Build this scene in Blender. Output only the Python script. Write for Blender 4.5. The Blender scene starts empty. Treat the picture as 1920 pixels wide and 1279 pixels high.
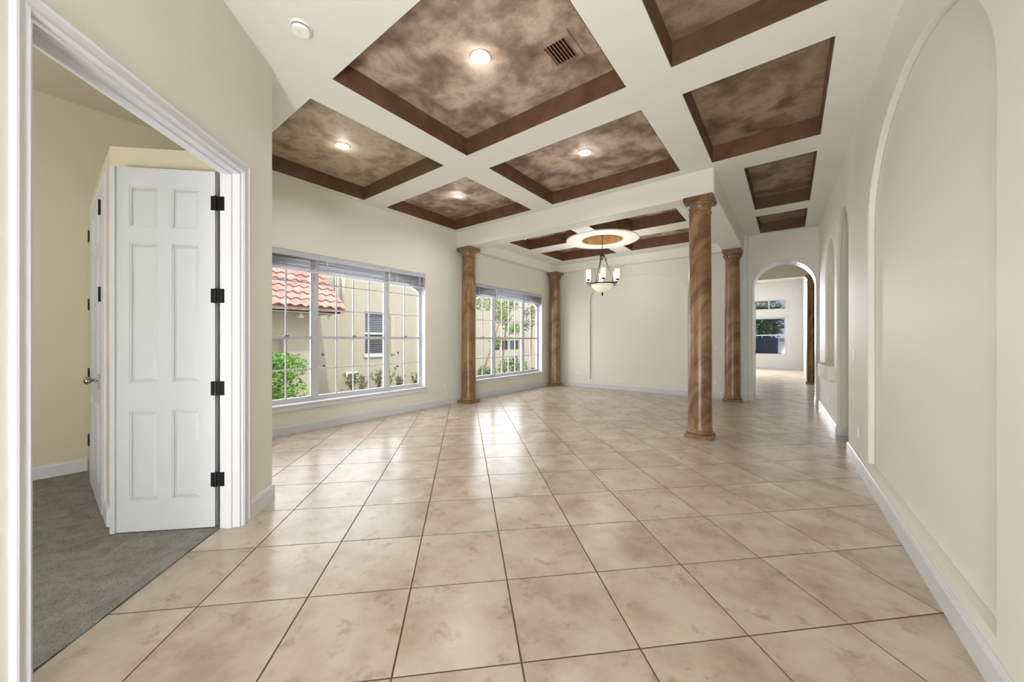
import bpy, bmesh, math, random
from mathutils import Vector, Matrix
from mathutils.geometry import tessellate_polygon
random.seed(7)
SC = bpy.context.scene
COL = SC.collection
S2 = 2 ** -.5
PI = math.pi

# ------------------------------------------------------------------ camera
cam_d = bpy.data.cameras.new('camera'); cam = bpy.data.objects.new('camera', cam_d); COL.objects.link(cam)
cam_d.sensor_width = 36; cam_d.lens = 678 / 1920 * 36
cam_d.shift_y = (636 - 639.5) / 1920
cam_d.clip_start = .05; cam_d.clip_end = 200
cam.location = (0, 0, 1.29); cam.rotation_euler = (PI / 2, 0, math.radians(37.5))
SC.camera = cam
# ------------------------------------------------------------------ view
vs = SC.view_settings
vs.view_transform = 'Standard'; vs.look = 'None'; vs.gamma = 1; vs.use_curve_mapping = False
vs.exposure = 1.14
# ------------------------------------------------------------------ world and sun
w = bpy.data.worlds.new('sky'); SC.world = w; w.use_nodes = True
nt = w.node_tree; nt.nodes.clear()
out = nt.nodes.new('ShaderNodeOutputWorld'); bg = nt.nodes.new('ShaderNodeBackground')
bg.inputs[0].default_value = (.90, .95, 1.0, 1); bg.inputs[1].default_value = 1.3
nt.links.new(bg.outputs[0], out.inputs[0])

def light(kind, name, loc, energy, size=1, size_y=None, target=None, color=(1, .97, .92), spot=None):
    d = bpy.data.lights.new(name, kind); d.energy = energy; d.color = color
    if kind == 'AREA':
        d.size = size
        if size_y: d.shape = 'RECTANGLE'; d.size_y = size_y
    elif kind == 'SUN': d.angle = size
    else: d.shadow_soft_size = size
    if kind == 'SPOT': d.spot_size = spot; d.spot_blend = .8
    o = bpy.data.objects.new(name, d); COL.objects.link(o); o.location = loc
    if target is not None:
        o.rotation_euler = (Vector(target) - Vector(loc)).to_track_quat('-Z', 'Y').to_euler()
    return o
# late morning sun over the roof, lighting the neighbour's wall
light('SUN', 'sun', (4, 4, 12), 1.3, math.radians(1.5), target=(-4.0, 6.2, 0), color=(1, .95, .86))
# two added fill lights behind the camera, one aimed ahead, one upward
light('AREA', 'entry_fill', (-.6, -3.2, 1.9), 240, 4.0, 3.0, target=(-.6, 4, 2.3), color=(.91, .95, 1))
light('AREA', 'entry_up_fill', (-.25, -1.6, .15), 210, 1.7, 1.7, target=(-1.2, 3.0, 3.4), color=(.91, .95, 1))
light('AREA', 'window_daylight', (-6.3, 3.02, 1.6), 46, 3.0, 2.6, target=(0, 3.02, 1.3), color=(.95, .98, 1))
light('AREA', 'window_daylight', (-6.3, 7.05, 1.6), 60, 3.0, 2.6, target=(0, 7.05, 1.3), color=(.95, .98, 1))
light('POINT', 'bedroom_light', (-4.3, -1.5, 2.3), 11, .25, color=(.91, .95, 1))  # bare point light inside the bedroom, no fixture modelled
light('AREA', 'family_room_daylight', (-3.0, 18.0, 2.2), 250, 3.0, 2.4, target=(-.2, 9.0, 1.0), color=(.95, .98, 1))

# ------------------------------------------------------------------ materials
def srgb(*c):
    return tuple(((v / 255) / 12.92 if v / 255 <= .04045 else ((v / 255 + .055) / 1.055) ** 2.4) for v in c) + (1,)
def mat(name, color, rough=.6, metal=0, bump=None, spec=.5, coat=0):
    m = bpy.data.materials.new(name); m.use_nodes = True
    n = m.node_tree; b = n.nodes['Principled BSDF']
    b.inputs['Base Color'].default_value = color; b.inputs['Roughness'].default_value = rough
    b.inputs['Metallic'].default_value = metal; b.inputs['Specular IOR Level'].default_value = spec
    b.inputs['Coat Weight'].default_value = coat
    if bump:
        t = n.nodes.new('ShaderNodeTexNoise'); t.inputs['Scale'].default_value = bump[0]; t.inputs['Detail'].default_value = 3
        g = n.nodes.new('ShaderNodeNewGeometry'); n.links.new(g.outputs['Position'], t.inputs['Vector'])
        bp = n.nodes.new('ShaderNodeBump'); bp.inputs['Strength'].default_value = bump[1]; bp.inputs['Distance'].default_value = bump[2]
        n.links.new(t.outputs['Fac'], bp.inputs['Height']); n.links.new(bp.outputs[0], b.inputs['Normal'])
    return m
def ramp(n, fac, stops):
    r = n.nodes.new('ShaderNodeValToRGB'); e = r.color_ramp.elements
    e[0].position, e[0].color = stops[0]; e[1].position, e[1].color = stops[-1]
    for p, c in stops[1:-1]:
        x = e.new(p); x.color = c
    n.links.new(fac, r.inputs[0]); return r
def noise(n, vec, scale, detail=4, rough=.55, dist=0):
    t = n.nodes.new('ShaderNodeTexNoise'); t.inputs['Scale'].default_value = scale; t.inputs['Detail'].default_value = detail
    t.inputs['Roughness'].default_value = rough; t.inputs['Distortion'].default_value = dist
    n.links.new(vec, t.inputs['Vector']); return t
def mixc(n, fac, a, b, mode='MIX'):
    x = n.nodes.new('ShaderNodeMix'); x.data_type = 'RGBA'; x.blend_type = mode
    for s, v in ((0, fac), (6, a), (7, b)):
        if hasattr(v, 'is_linked') or hasattr(v, 'links'): n.links.new(v, x.inputs[s])
        else: x.inputs[s].default_value = v
    return x.outputs[2]
def mottled(name, stops, scale, rough=.5, bump=None, detail=6, dist=.6, spec=.5, seed=0, coords='Object', fine=None):
    m = mat(name, stops[0][1], rough, spec=spec); n = m.node_tree; b = n.nodes['Principled BSDF']
    if coords == 'Object': c = n.nodes.new('ShaderNodeTexCoord').outputs['Object']
    else: c = n.nodes.new('ShaderNodeNewGeometry').outputs['Position']
    t = noise(n, c, scale, detail, .58, dist); r = ramp(n, t.outputs['Fac'], stops); col = r.outputs[0]
    if fine:
        t3 = noise(n, c, fine[0], 5, .6, .3); r3 = ramp(n, t3.outputs['Fac'], fine[1]); col = mixc(n, fine[2], col, r3.outputs[0], 'MULTIPLY')
    n.links.new(col, b.inputs['Base Color'])
    if bump:
        t2 = noise(n, c, bump[0], 4, .6); bp = n.nodes.new('ShaderNodeBump')
        bp.inputs['Strength'].default_value = bump[1]; bp.inputs['Distance'].default_value = bump[2]
        n.links.new(t2.outputs['Fac'], bp.inputs['Height']); n.links.new(bp.outputs[0], b.inputs['Normal'])
    return m

M = {}
M['wall'] = mat('cream wall paint', srgb(221, 218, 206), .55, bump=(160, .12, .002))
M['ceil'] = mat('cream ceiling paint', srgb(223, 221, 211), .6, bump=(120, .15, .002))
M['bedwall'] = mat('tan bedroom paint', srgb(206, 196, 172), .6, bump=(160, .12, .002))
M['trim'] = mat('white trim gloss', srgb(208, 208, 210), .32)
M['door'] = mat('white door paint', srgb(196, 198, 202), .38)
M['vinyl'] = mat('white window vinyl', srgb(198, 200, 206), .4)
M['blind'] = mat('grey white blind slat', srgb(222, 223, 228), .5)
M['grout'] = mat('brown grout', srgb(104, 84, 66), .9)
M['panel'] = mottled('mottled taupe plaster', [(.30, srgb(104, 82, 64)), (.43, srgb(144, 120, 100)), (.53, srgb(180, 158, 140)), (.62, srgb(206, 186, 164)), (.74, srgb(150, 126, 98))], 3.0, .62, (70, .9, .008), 7, .25, coords='World')
M['panel_dark'] = mottled('mottled umber plaster', [(.30, srgb(92, 72, 54)), (.44, srgb(126, 104, 82)), (.56, srgb(162, 140, 116)), (.72, srgb(132, 108, 80))], 3.2, .6, (70, .9, .008), 7, .25, coords='World')
M['panel_olive_cast'] = mottled('mottled plaster with olive light cast', [(.30, srgb(112, 96, 70)), (.44, srgb(154, 138, 108)), (.56, srgb(184, 170, 140)), (.72, srgb(150, 130, 98))], 3.2, .62, (60, .5, .006), 7, .3, coords='World')  # taupe plaster with the olive cast of mixed lighting put into its colour
M['liner'] = mottled('russet brown coffer paint', [(.35, srgb(90, 60, 42)), (.65, srgb(112, 78, 56))], 5, .5, (60, .2, .003), coords='World')
M['liner_olive_cast'] = mottled('brown coffer paint with olive light cast', [(.35, srgb(86, 64, 42)), (.65, srgb(106, 80, 54))], 5, .5, (60, .2, .003), coords='World')  # coffer brown, mixed lighting's olive cast put into the colour
M['gold'] = mottled('golden brown plaster', [(.35, srgb(150, 112, 66)), (.65, srgb(188, 150, 100))], 6, .5, (60, .2, .003), coords='World')
M['black'] = mat('black iron', srgb(26, 25, 26), .4, .6)
M['bronze'] = mat('dark bronze', srgb(58, 48, 40), .45, .7)
M['nickel'] = mat('brushed nickel', srgb(168, 164, 160), .25, 1)
M['plastic'] = mat('white plastic', srgb(232, 230, 224), .35)
bm_ = M['blind'].node_tree; tl = bm_.nodes.new('ShaderNodeBsdfTranslucent'); tl.inputs[0].default_value = srgb(214, 216, 222)
mx_ = bm_.nodes.new('ShaderNodeMixShader'); mx_.inputs[0].default_value = .4
bm_.links.new(bm_.nodes['Principled BSDF'].outputs[0], mx_.inputs[1]); bm_.links.new(tl.outputs[0], mx_.inputs[2]); bm_.links.new(mx_.outputs[0], bm_.nodes['Material Output'].inputs[0])
M['stucco'] = mat('cream stucco', srgb(172, 167, 150), .9, bump=(30, .5, .02))
M['stucco_trim'] = mat('stucco band', srgb(158, 152, 132), .9)
M['soffit'] = mat('soffit paint', srgb(178, 172, 156), .8)
M['bark'] = mat('bark', srgb(138, 112, 92), .9, bump=(40, .5, .01))
M['mulch'] = mottled('mulch and lawn', [(.35, srgb(80, 74, 40)), (.65, srgb(128, 112, 80))], 3, .95)
M['darkpane'] = mat('dark reflective glass', srgb(40, 46, 56), .08)
M['shade_blind'] = mat('slate blind', srgb(120, 128, 140), .6)
M['fence'] = mat('slate screen fence', srgb(86, 96, 112), .8)

def tile_mat():
    m = mat('beige stone tile', srgb(200, 180, 158), .2, spec=.42); n = m.node_tree; b = n.nodes['Principled BSDF']
    g = n.nodes.new('ShaderNodeNewGeometry').outputs['Position']; oi = n.nodes.new('ShaderNodeObjectInfo')
    ad = n.nodes.new('ShaderNodeVectorMath'); ad.operation = 'ADD'; mu = n.nodes.new('ShaderNodeMath'); mu.operation = 'MULTIPLY'; mu.inputs[1].default_value = 40
    n.links.new(oi.outputs['Random'], mu.inputs[0]); cb = n.nodes.new('ShaderNodeCombineXYZ'); n.links.new(mu.outputs[0], cb.inputs[2])
    n.links.new(g, ad.inputs[0]); n.links.new(cb.outputs[0], ad.inputs[1]); c = ad.outputs[0]
    t = noise(n, c, 3.2, 6, .6, .1)
    r = ramp(n, t.outputs['Fac'], [(.32, srgb(166, 148, 131)), (.47, srgb(183, 167, 151)), (.62, srgb(193, 181, 165))])
    t2 = noise(n, c, 8, 6, .72, .2); r2 = ramp(n, t2.outputs['Fac'], [(.30, srgb(190, 168, 150)), (.44, (1, 1, 1, 1))])
    col = mixc(n, .6, r.outputs[0], r2.outputs[0], 'MULTIPLY')
    hs = n.nodes.new('ShaderNodeHueSaturation'); mr = n.nodes.new('ShaderNodeMapRange')
    mr.inputs[3].default_value = .95; mr.inputs[4].default_value = 1.04; n.links.new(oi.outputs['Random'], mr.inputs[0])
    n.links.new(mr.outputs[0], hs.inputs['Value']); n.links.new(col, hs.inputs['Color']); n.links.new(hs.outputs[0], b.inputs['Base Color'])
    rr = n.nodes.new('ShaderNodeMapRange'); rr.inputs[3].default_value = .20; rr.inputs[4].default_value = .30
    n.links.new(t2.outputs['Fac'], rr.inputs[0]); n.links.new(rr.outputs[0], b.inputs['Roughness'])
    bp = n.nodes.new('ShaderNodeBump'); bp.inputs['Strength'].default_value = .08; bp.inputs['Distance'].default_value = .004
    n.links.new(t.outputs['Fac'], bp.inputs['Height']); n.links.new(bp.outputs[0], b.inputs['Normal'])
    return m
M['tile'] = tile_mat()

def column_mat(name, light_, mid, dark):
    m = mat(name, mid, .32); n = m.node_tree; b = n.nodes['Principled BSDF']
    tc = n.nodes.new('ShaderNodeTexCoord').outputs['Object']; oi = n.nodes.new('ShaderNodeObjectInfo')
    mp = n.nodes.new('ShaderNodeMapping'); mp.inputs['Rotation'].default_value = (.95, .75, .3); mp.inputs['Scale'].default_value = (1, 1, 1)
    n.links.new(tc, mp.inputs[0]); n.links.new(oi.outputs['Location'], mp.inputs['Location'])
    t = noise(n, mp.outputs[0], 3.2, 5, .55, .8)
    mp2 = n.nodes.new('ShaderNodeMapping'); mp2.inputs['Scale'].default_value = (.6, .6, 3.0); n.links.new(mp.outputs[0], mp2.inputs[0])
    t1 = noise(n, mp2.outputs[0], 1.6, 6, .6, 1.0)
    r = ramp(n, t1.outputs['Fac'], [(.3, dark), (.45, mid), (.62, light_), (.75, mid)])
    mp3 = n.nodes.new('ShaderNodeMapping'); mp3.inputs['Scale'].default_value = (.35, .5, 1.5); n.links.new(mp.outputs[0], mp3.inputs[0])
    t4 = noise(n, mp3.outputs[0], 1.9, 3, .5, .5)
    v = ramp(n, t4.outputs['Fac'], [(.44, (1, 1, 1, 1)), (.485, srgb(206, 184, 168)), (.5, srgb(172, 144, 126)), (.51, (1, 1, 1, 1))])
    n.links.new(mixc(n, .55, r.outputs[0], v.outputs[0], 'MULTIPLY'), b.inputs['Base Color'])
    return m
M['column'] = column_mat('rose brown faux marble', srgb(148, 114, 82), srgb(118, 88, 58), srgb(96, 68, 42))
M['column_tan'] = column_mat('ochre faux marble', srgb(152, 122, 80), srgb(130, 100, 62), srgb(110, 80, 48))

def carpet_mat():
    m = mottled('grey carpet', [(.35, srgb(184, 182, 172)), (.65, srgb(214, 212, 200))], 9, .95, (260, 1, .02), 6, coords='World', fine=(120, [(.3, srgb(180, 178, 172)), (.6, (1, 1, 1, 1))], .8), spec=.1)
    return m
M['carpet'] = carpet_mat()
def glass_mat(name, tint=(1, 1, 1, 1), g=.06):
    m = bpy.data.materials.new(name); m.use_nodes = True; n = m.node_tree; n.nodes.clear()
    o = n.nodes.new('ShaderNodeOutputMaterial'); mx = n.nodes.new('ShaderNodeMixShader'); mx.inputs[0].default_value = g
    t = n.nodes.new('ShaderNodeBsdfTransparent'); t.inputs[0].default_value = tint; gl = n.nodes.new('ShaderNodeBsdfGlossy'); gl.inputs['Roughness'].default_value = .02
    n.links.new(t.outputs[0], mx.inputs[1]); n.links.new(gl.outputs[0], mx.inputs[2]); n.links.new(mx.outputs[0], o.inputs[0]); return m
M['glass'] = glass_mat('clear window glass')
M['glass_tint'] = glass_mat('tinted window glass', (.36, .40, .48, 1), .08)
def emit(name, col, s):
    m = mat(name, col, .5); b = m.node_tree.nodes['Principled BSDF']; b.inputs['Emission Color'].default_value = col; b.inputs['Emission Strength'].default_value = s; return m
M['lamp'] = emit('lit downlight lens', (1, .98, .95, 1), 3.5)
M['shade'] = emit('frosted candle glass', srgb(255, 240, 214), .36)
M['bowl'] = emit('alabaster glass bowl', srgb(246, 238, 216), .16)
def leaf_mat(name, a, b_):
    m = mat(name, a, .5); n = m.node_tree; b = n.nodes['Principled BSDF']
    t = noise(n, n.nodes.new('ShaderNodeNewGeometry').outputs['Position'], 14, 3); r = ramp(n, t.outputs['Fac'], [(.35, a), (.65, b_)])
    n.links.new(r.outputs[0], b.inputs['Base Color']); b.inputs['Subsurface Weight'].default_value = 0; return m
M['leaf'] = leaf_mat('bright green leaves', srgb(66, 118, 30), srgb(140, 190, 70))
M['leaf_tree'] = leaf_mat('tree leaves', srgb(72, 110, 44), srgb(150, 180, 90))
M['leaf_dark'] = leaf_mat('dark leaves', srgb(58, 82, 44), srgb(108, 132, 76))
M['roof'] = mottled('coral clay tile', [(.35, srgb(166, 106, 98)), (.65, srgb(200, 156, 144))], 3, .8, coords='World')

# ------------------------------------------------------------------ mesh helpers
def link(name, verts, faces, m, parent=None, smooth=False, kind=None):
    me = bpy.data.meshes.new(name); me.from_pydata([tuple(v) for v in verts], [], faces); me.validate(); me.update()
    if m: me.materials.append(m)
    if smooth:
        for p in me.polygons: p.use_smooth = True
    o = bpy.data.objects.new(name, me); COL.objects.link(o)
    if parent is not None:
        o.parent = parent
    if kind: o['kind'] = kind
    return o
class MB:
    def __init__(s): s.v = []; s.f = []
    def add(s, v, f):
        b = len(s.v); s.v += [Vector(x) for x in v]; s.f += [tuple(b + i for i in q) for q in f]; return s
    def box(s, x0, x1, y0, y1, z0, z1, fn=None):
        v = [(x, y, z) for z in (z0, z1) for y in (y0, y1) for x in (x0, x1)]
        if fn: v = [fn(*p) for p in v]
        return s.add(v, [(0, 2, 3, 1), (4, 5, 7, 6), (0, 1, 5, 4), (2, 6, 7, 3), (0, 4, 6, 2), (1, 3, 7, 5)])
    def prism(s, poly, z0, z1, fn=None):
        n = len(poly); v = [(p[0], p[1], z0) for p in poly] + [(p[0], p[1], z1) for p in poly]
        if fn: v = [fn(*p) for p in v]
        return s.add(v, [tuple(range(n))[::-1], tuple(range(n, 2 * n))] + [(i, (i + 1) % n, n + (i + 1) % n, n + i) for i in range(n)])
    def lathe(s, prof, c=(0, 0, 0), seg=32, cap=True):
        n = len(prof); v = []; f = []
        for k in range(seg):
            a = 2 * PI * k / seg
            for r, z in prof: v.append((c[0] + r * math.cos(a), c[1] + r * math.sin(a), c[2] + z))
        for k in range(seg):
            k2 = (k + 1) % seg
            for i in range(n - 1): f.append((k * n + i, k2 * n + i, k2 * n + i + 1, k * n + i + 1))
        if cap:
            f.append(tuple(k * n for k in range(seg))[::-1]); f.append(tuple(k * n + n - 1 for k in range(seg)))
        return s.add(v, f)
    def tube(s, pts, r, seg=8):
        pts = [Vector(p) for p in pts]; n = len(pts); v = []; f = []
        rs = r if isinstance(r, (list, tuple)) else [r] * n
        for i, p in enumerate(pts):
            d = (pts[min(i + 1, n - 1)] - pts[max(i - 1, 0)]).normalized()
            a = d.orthogonal().normalized() if i == 0 else (a - d * a.dot(d)).normalized()
            b = d.cross(a)
            for k in range(seg):
                t = 2 * PI * k / seg; v.append(p + (a * math.cos(t) + b * math.sin(t)) * rs[i])
        for i in range(n - 1):
            for k in range(seg): f.append((i * seg + k, i * seg + (k + 1) % seg, (i + 1) * seg + (k + 1) % seg, (i + 1) * seg + k))
        f.append(tuple(range(seg))[::-1]); f.append(tuple(range((n - 1) * seg, n * seg)))
        return s.add(v, f)
    def plate(s, outer, holes, d0, d1, fn):
        """outer/holes in (a,b); fn(a,b,d)->xyz"""
        loops = [outer] + holes
        tr = tessellate_polygon([[Vector((p[0], p[1], 0)) for p in l] for l in loops])
        flat = [p for l in loops for p in l]; n = len(flat)
        v = [fn(p[0], p[1], d0) for p in flat] + [fn(p[0], p[1], d1) for p in flat]
        f = [tuple(t) for t in tr] + [tuple(n + i for i in t[::-1]) for t in tr]
        b = 0
        for l in loops:
            m = len(l)
            for i in range(m): f.append((b + i, b + (i + 1) % m, n + b + (i + 1) % m, n + b + i))
            b += m
        return s.add(v, f)
    def build(s, name, m, parent=None, smooth=False, kind=None, bevel=None, auto=None):
        o = link(name, s.v, s.f, m, parent, smooth, kind)
        bm = bmesh.new(); bm.from_mesh(o.data); bmesh.ops.recalc_face_normals(bm, faces=bm.faces)
        if auto:
            for e in bm.edges:
                if len(e.link_faces) == 2 and e.calc_face_angle() > auto: e.smooth = False
        bm.to_mesh(o.data); bm.free()
        if bevel:
            b = o.modifiers.new('bevel', 'BEVEL'); b.width = bevel; b.segments = 3; b.limit_method = 'ANGLE'; b.angle_limit = math.radians(50)
        return o
def thing(name, loc, label, cat, group=None, rz=0):
    o = bpy.data.objects.new(name, None); COL.objects.link(o); o.location = loc; o.rotation_euler.z = rz; o.empty_display_size = .1
    return tag(o, label, cat, group)
def tag(o, label, cat, group=None):
    o['label'] = label; o['category'] = cat
    if group: o['group'] = group
    return o
def copy_tree(o, parent=None):
    c = o.copy(); COL.objects.link(c)
    if parent is not None: c.parent = parent
    for ch in list(o.children): copy_tree(ch, c)
    return c
def arc(cx_, cz, a, b, n=24, t0=0, t1=PI):
    return [(cx_ + a * math.cos(t0 + (t1 - t0) * i / n), cz + b * math.sin(t0 + (t1 - t0) * i / n)) for i in range(n + 1)]
def clip(poly, a, b, c):        # keep a*x+b*y >= c
    o = []
    for i in range(len(poly)):
        p, q = poly[i], poly[(i + 1) % len(poly)]; dp = a * p[0] + b * p[1] - c; dq = a * q[0] + b * q[1] - c
        if dp >= 0: o.append(p)
        if dp * dq < 0:
            t = dp / (dp - dq); o.append((p[0] + (q[0] - p[0]) * t, p[1] + (q[1] - p[1]) * t))
    return o

# ------------------------------------------------------------------ dimensions
XL = -5.38; YF = 8.95; YA = 9.10; H = 3.46; HD = 3.35; HB = 3.14
def rx(y): return .65 - .022 * y
def R_(y, z, d): return (rx(y) + d, y, z)               # right wall, d = depth into the wall
def D_(w_, z, d): return (d * S2 - w_ * S2, d * S2 + w_ * S2, z)      # angled doorway wall, w_ along, d along its normal
DW = -1.53; DB = -1.65; CW = 3.13                         # front plane, bedroom plane, end corner

# ------------------------------------------------------------------ floor
fl = MB().box(-5.6, .9, -3.2, 9.4, -.12, -.004)
fl = MB(); fl.prism([(-5.6, 1.05), (-3.4, 1.05), (.9 - 2.0, -3.2 + 2.0 + 2.35 - 2.35 - .05), (1.9, -3.4), (1.9, 9.4), (-5.6, 9.4)], -.12, -.004)
fl.v = []; fl.f = []
pa = [(-5.6, 9.4), (-5.6, 1.05), (-3.38, 1.05), (-2.33 + 3.2, -3.2), (2.1, -3.2), (2.1, 9.4)]
fl.prism(pa, -.12, -.004)
fl.box(-4.5, 1.2, 9.4, 20.3, -.12, -.004)
floor = fl.build('floor', M['grout'], kind='structure')
g = .004; T = .501; s0 = .226; t0 = 1.425
cands = []
for i in range(-16, 32):
    for j in range(-16, 34):
        sc = s0 + (i + .5) * T; tc = t0 + (j + .5) * T; h = T / 2 - g
        c = ((sc - tc) * S2, (sc + tc) * S2)
        poly = [((a - b) * S2, (a + b) * S2) for a, b in ((sc - h, tc - h), (sc + h, tc - h), (sc + h, tc + h), (sc - h, tc + h))]
        cands.append((c, poly))
cands.sort(key=lambda q: (q[0][0] ** 2 + q[0][1] ** 2) if True else 0)
rest = MB(); nt_ = 0
for c, poly in cands:
    if c[1] < -2.4 or c[0] > 2.3 or c[0] < -6: continue
    polys = []
    A = clip(clip(clip(clip(poly, 1, 0, XL), 0, 1, 1.12), 0, -1, -9.12), -1, -.022, -1.95)
    B = clip(clip(poly, 1, 1, -2.335), 0, -1, -1.12); B = clip(clip(B, 0, 1, -2.0), -1, -.022, -.67)
    # passage floor beyond the arched opening in the right wall
    A2 = []
    if A:
        main = clip(A, -1, -.022, -.67)
        side = clip(clip(clip(A, 1, .022, .67), 0, 1, 5.3), 0, -1, -6.8)
        A = main if len(main) > 2 else []
        A2 = side if len(side) > 2 else []
    Cc = clip(clip(clip(poly, 0, 1, 9.12), 1, 0, -3.4), -1, 0, -.62); Cc = clip(Cc, 0, -1, -19.9)
    for q in (A, A2, B, Cc):
        if len(q) > 2:
            ar = abs(sum(q[k][0] * q[(k + 1) % len(q)][1] - q[(k + 1) % len(q)][0] * q[k][1] for k in range(len(q)))) / 2
            if ar > 2e-4: polys.append(q)
    if not polys: continue
    # keep only what lies ahead of or near the camera
    fw = c[0] * -.609 + c[1] * .793
    if fw < -.4: continue
    if nt_ < 300 and c[1] < 10.2:
        m_ = MB()
        for q in polys: m_.prism(q, -.0035, 0)
        m_.build('tile', M['tile'], floor); nt_ += 1
    else:
        for q in polys: rest.prism(q, -.0035, 0)
rest.build('far_tiles', M['tile'], floor, kind='stuff')
print('tiles', nt_)

# ------------------------------------------------------------------ left (window) wall
WIN = [(1.68, 4.37), (5.72, 8.37)]; WZ = (.37, 2.50)
def L_(y, z, d): return (XL - d, y, z)
mb = MB(); mb.plate([(1.0, -.1), (9.35, -.1), (9.35, 3.8), (1.0, 3.8)], [[(a, WZ[0]), (b, WZ[0]), (b, WZ[1]), (a, WZ[1])] for a, b in WIN], 0, .22, L_)
wall_left = mb.build('wall_left', M['wall'], kind='structure', bevel=.012)

def baseboard(name, pts, fn=None, parent=None, hgt=.128, th=.016, side=1):
    """pts: plan polyline; the board stands on its left (side=1) or right."""
    mb = MB(); n = len(pts); P = [Vector((p[0], p[1], 0)) for p in pts]
    def off(i, t):
        ds = []
        if i > 0: ds.append((P[i] - P[i - 1]).normalized())
        if i < n - 1: ds.append((P[i + 1] - P[i]).normalized())
        ns = [Vector((-d.y, d.x, 0)) * side for d in ds]; m_ = sum(ns, Vector()) / len(ns)
        return P[i] + m_ * (t / max(m_.dot(m_), .2))
    prof = [(0, 0), (th, 0), (th, hgt - .022), (th * .72, hgt - .012), (th * .62, hgt - .004), (th * .3, hgt), (0, hgt)]
    k = len(prof); v = []
    for i in range(n):
        for t, z in prof: v.append(off(i, t + .0005) + Vector((0, 0, z + .0005)))
    f = [(i * k + j, (i + 1) * k + j, (i + 1) * k + (j + 1) % k, i * k + (j + 1) % k) for i in range(n - 1) for j in range(k)]
    f += [tuple(range(k)), tuple(range((n - 1) * k, n * k))[::-1]]
    mb.add(v, f); return mb.build(name, M['trim'], parent, kind='structure')
baseboard('baseboard_left', [(XL, 8.93), (XL, 1.13)], side=1)

# ------------------------------------------------------------------ far dining wall with shallow arched recess
def F_(x, z, d): return (x, YF + d, z)
rec = [(-4.24, .21)] + [(-1.87, .21)] + arc(-3.055, 2.36, 1.185, .53, 28)
mb = MB(); mb.plate([(XL - .2, -.1), (-.70, -.1), (-.70, 3.8), (XL - .2, 3.8)], [rec], 0, .045, F_)
mb2 = MB().box(XL - .2, -.70, YF + .045, YF + .25, -.1, 3.8)
wf = mb.build('wall_far', M['wall'], kind='structure', bevel=.006); mb2.build('recess_back', M['wall'], wf)
baseboard('baseboard_far', [(-.72, YF), (XL + .02, YF)], side=1)

# arch wall at the end of the hall
def A_(x, z, d): return (x, YA + d, z)
AX0, AX1 = -.62, .415; AC = (AX0 + AX1) / 2; AR = (AX1 - AX0) / 2
outer = [(-.78, -.1), (AX0, -.1)] + arc(AC, 2.36, AR, .52, 28)[::-1] + [(AX1, -.1), (1.0, -.1), (1.0, 3.8), (-.78, 3.8)]
mb = MB().plate(outer, [], 0, .52, A_)
arch_wall = mb.build('wall_arch', M['wall'], kind='structure', bevel=.012)
# bright painted lining of the archway
ring_o = [(AX0, 0)] + arc(AC, 2.36, AR, .52, 28)[::-1] + [(AX1, 0)]
ring_i = [(AX0 + .008, 0)] + arc(AC, 2.36, AR - .008, .512, 28)[::-1] + [(AX1 - .008, 0)]
MB().plate(ring_o + ring_i[::-1], [], -.004, .524, A_).build('arch_lining', M['trim'], arch_wall)
baseboard('baseboard_arch', [(AX0, YA + .52), (AX0, YA), (-.74, YA)], side=1)
baseboard('baseboard_arch.001', [(rx(YA) - .02, YA), (AX1, YA), (AX1, YA + .52)], side=1)

# ------------------------------------------------------------------ right wall
OY0, OY1 = 5.545, 6.53; OC = (OY0 + OY1) / 2; OR = (OY1 - OY0) / 2
big = [(2.14, .19), (4.46, .19)] + arc(3.30, 2.28, 1.16, .74, 36)
NY0, NY1 = 6.78, 7.98; NC = (NY0 + NY1) / 2; NR = (NY1 - NY0) / 2
niche = [(NY0, .9), (NY1, .9)] + arc(NC, 2.26, NR, .57, 24)
def outer_r():
    return [(-3.0, -.1), (OY0, -.1)] + arc(OC, 2.42, OR, .50, 20)[::-1] + [(OY1, -.1), (9.2, -.1), (9.2, 3.8), (-3.0, 3.8)]
mb = MB().plate(outer_r(), [big, niche], 0, .045, R_)
wall_right = mb.build('wall_right', M['wall'], kind='structure', bevel=.010)
MB().plate(outer_r(), [niche], .0455, .34, R_).build('recess_back', M['wall'], wall_right)
# curved back of the tall niche
mb = MB(); n = 14; v = []; f = []
for i in range(n + 1):
    a = PI * i / n; y = NC - (NR + .02) * math.cos(a); d = .04 + .26 * math.sin(a)
    for z in (.6, 3.0): v.append(R_(y, z, d))
for i in range(n): f.append((2 * i, 2 * i + 2, 2 * i + 3, 2 * i + 1))
mb.add(v, f).build('niche_back', M['wall'], wall_right, smooth=True)
# bow fronted ledge of the niche
led = [(NC - (NR + .02) * math.cos(PI * i / 18), -.125 * math.sin(PI * i / 18) ** .6) for i in range(19)]
led += [(NY1 + .02, .29), (NY0 - .02, .29)]
MB().prism(led, .705, .905, lambda y, d, z: R_(y, z, d)).build('niche_ledge', M['wall'], wall_right, bevel=.008)
bx0 = baseboard('baseboard_right', [(rx(-2.9), -2.9), (rx(OY0), OY0), (rx(OY0) + .34, OY0)], side=1)
baseboard('baseboard_right.001', [(rx(OY1) + .34, OY1), (rx(OY1), OY1), (rx(YA), YA - .02)], side=1)
# side passage behind the right wall opening
MB().box(.9, 2.0, OY1 + .02, OY1 + .15, -.1, 3.7).box(.9, 2.0, 5.2, 5.33, -.1, 3.7).box(1.95, 2.08, 5.2, 6.75, -.1, 3.7).box(.85, 2.08, 5.2, 6.75, 3.4, 3.6).build('wall_passage', M['wall'], kind='structure')

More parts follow.
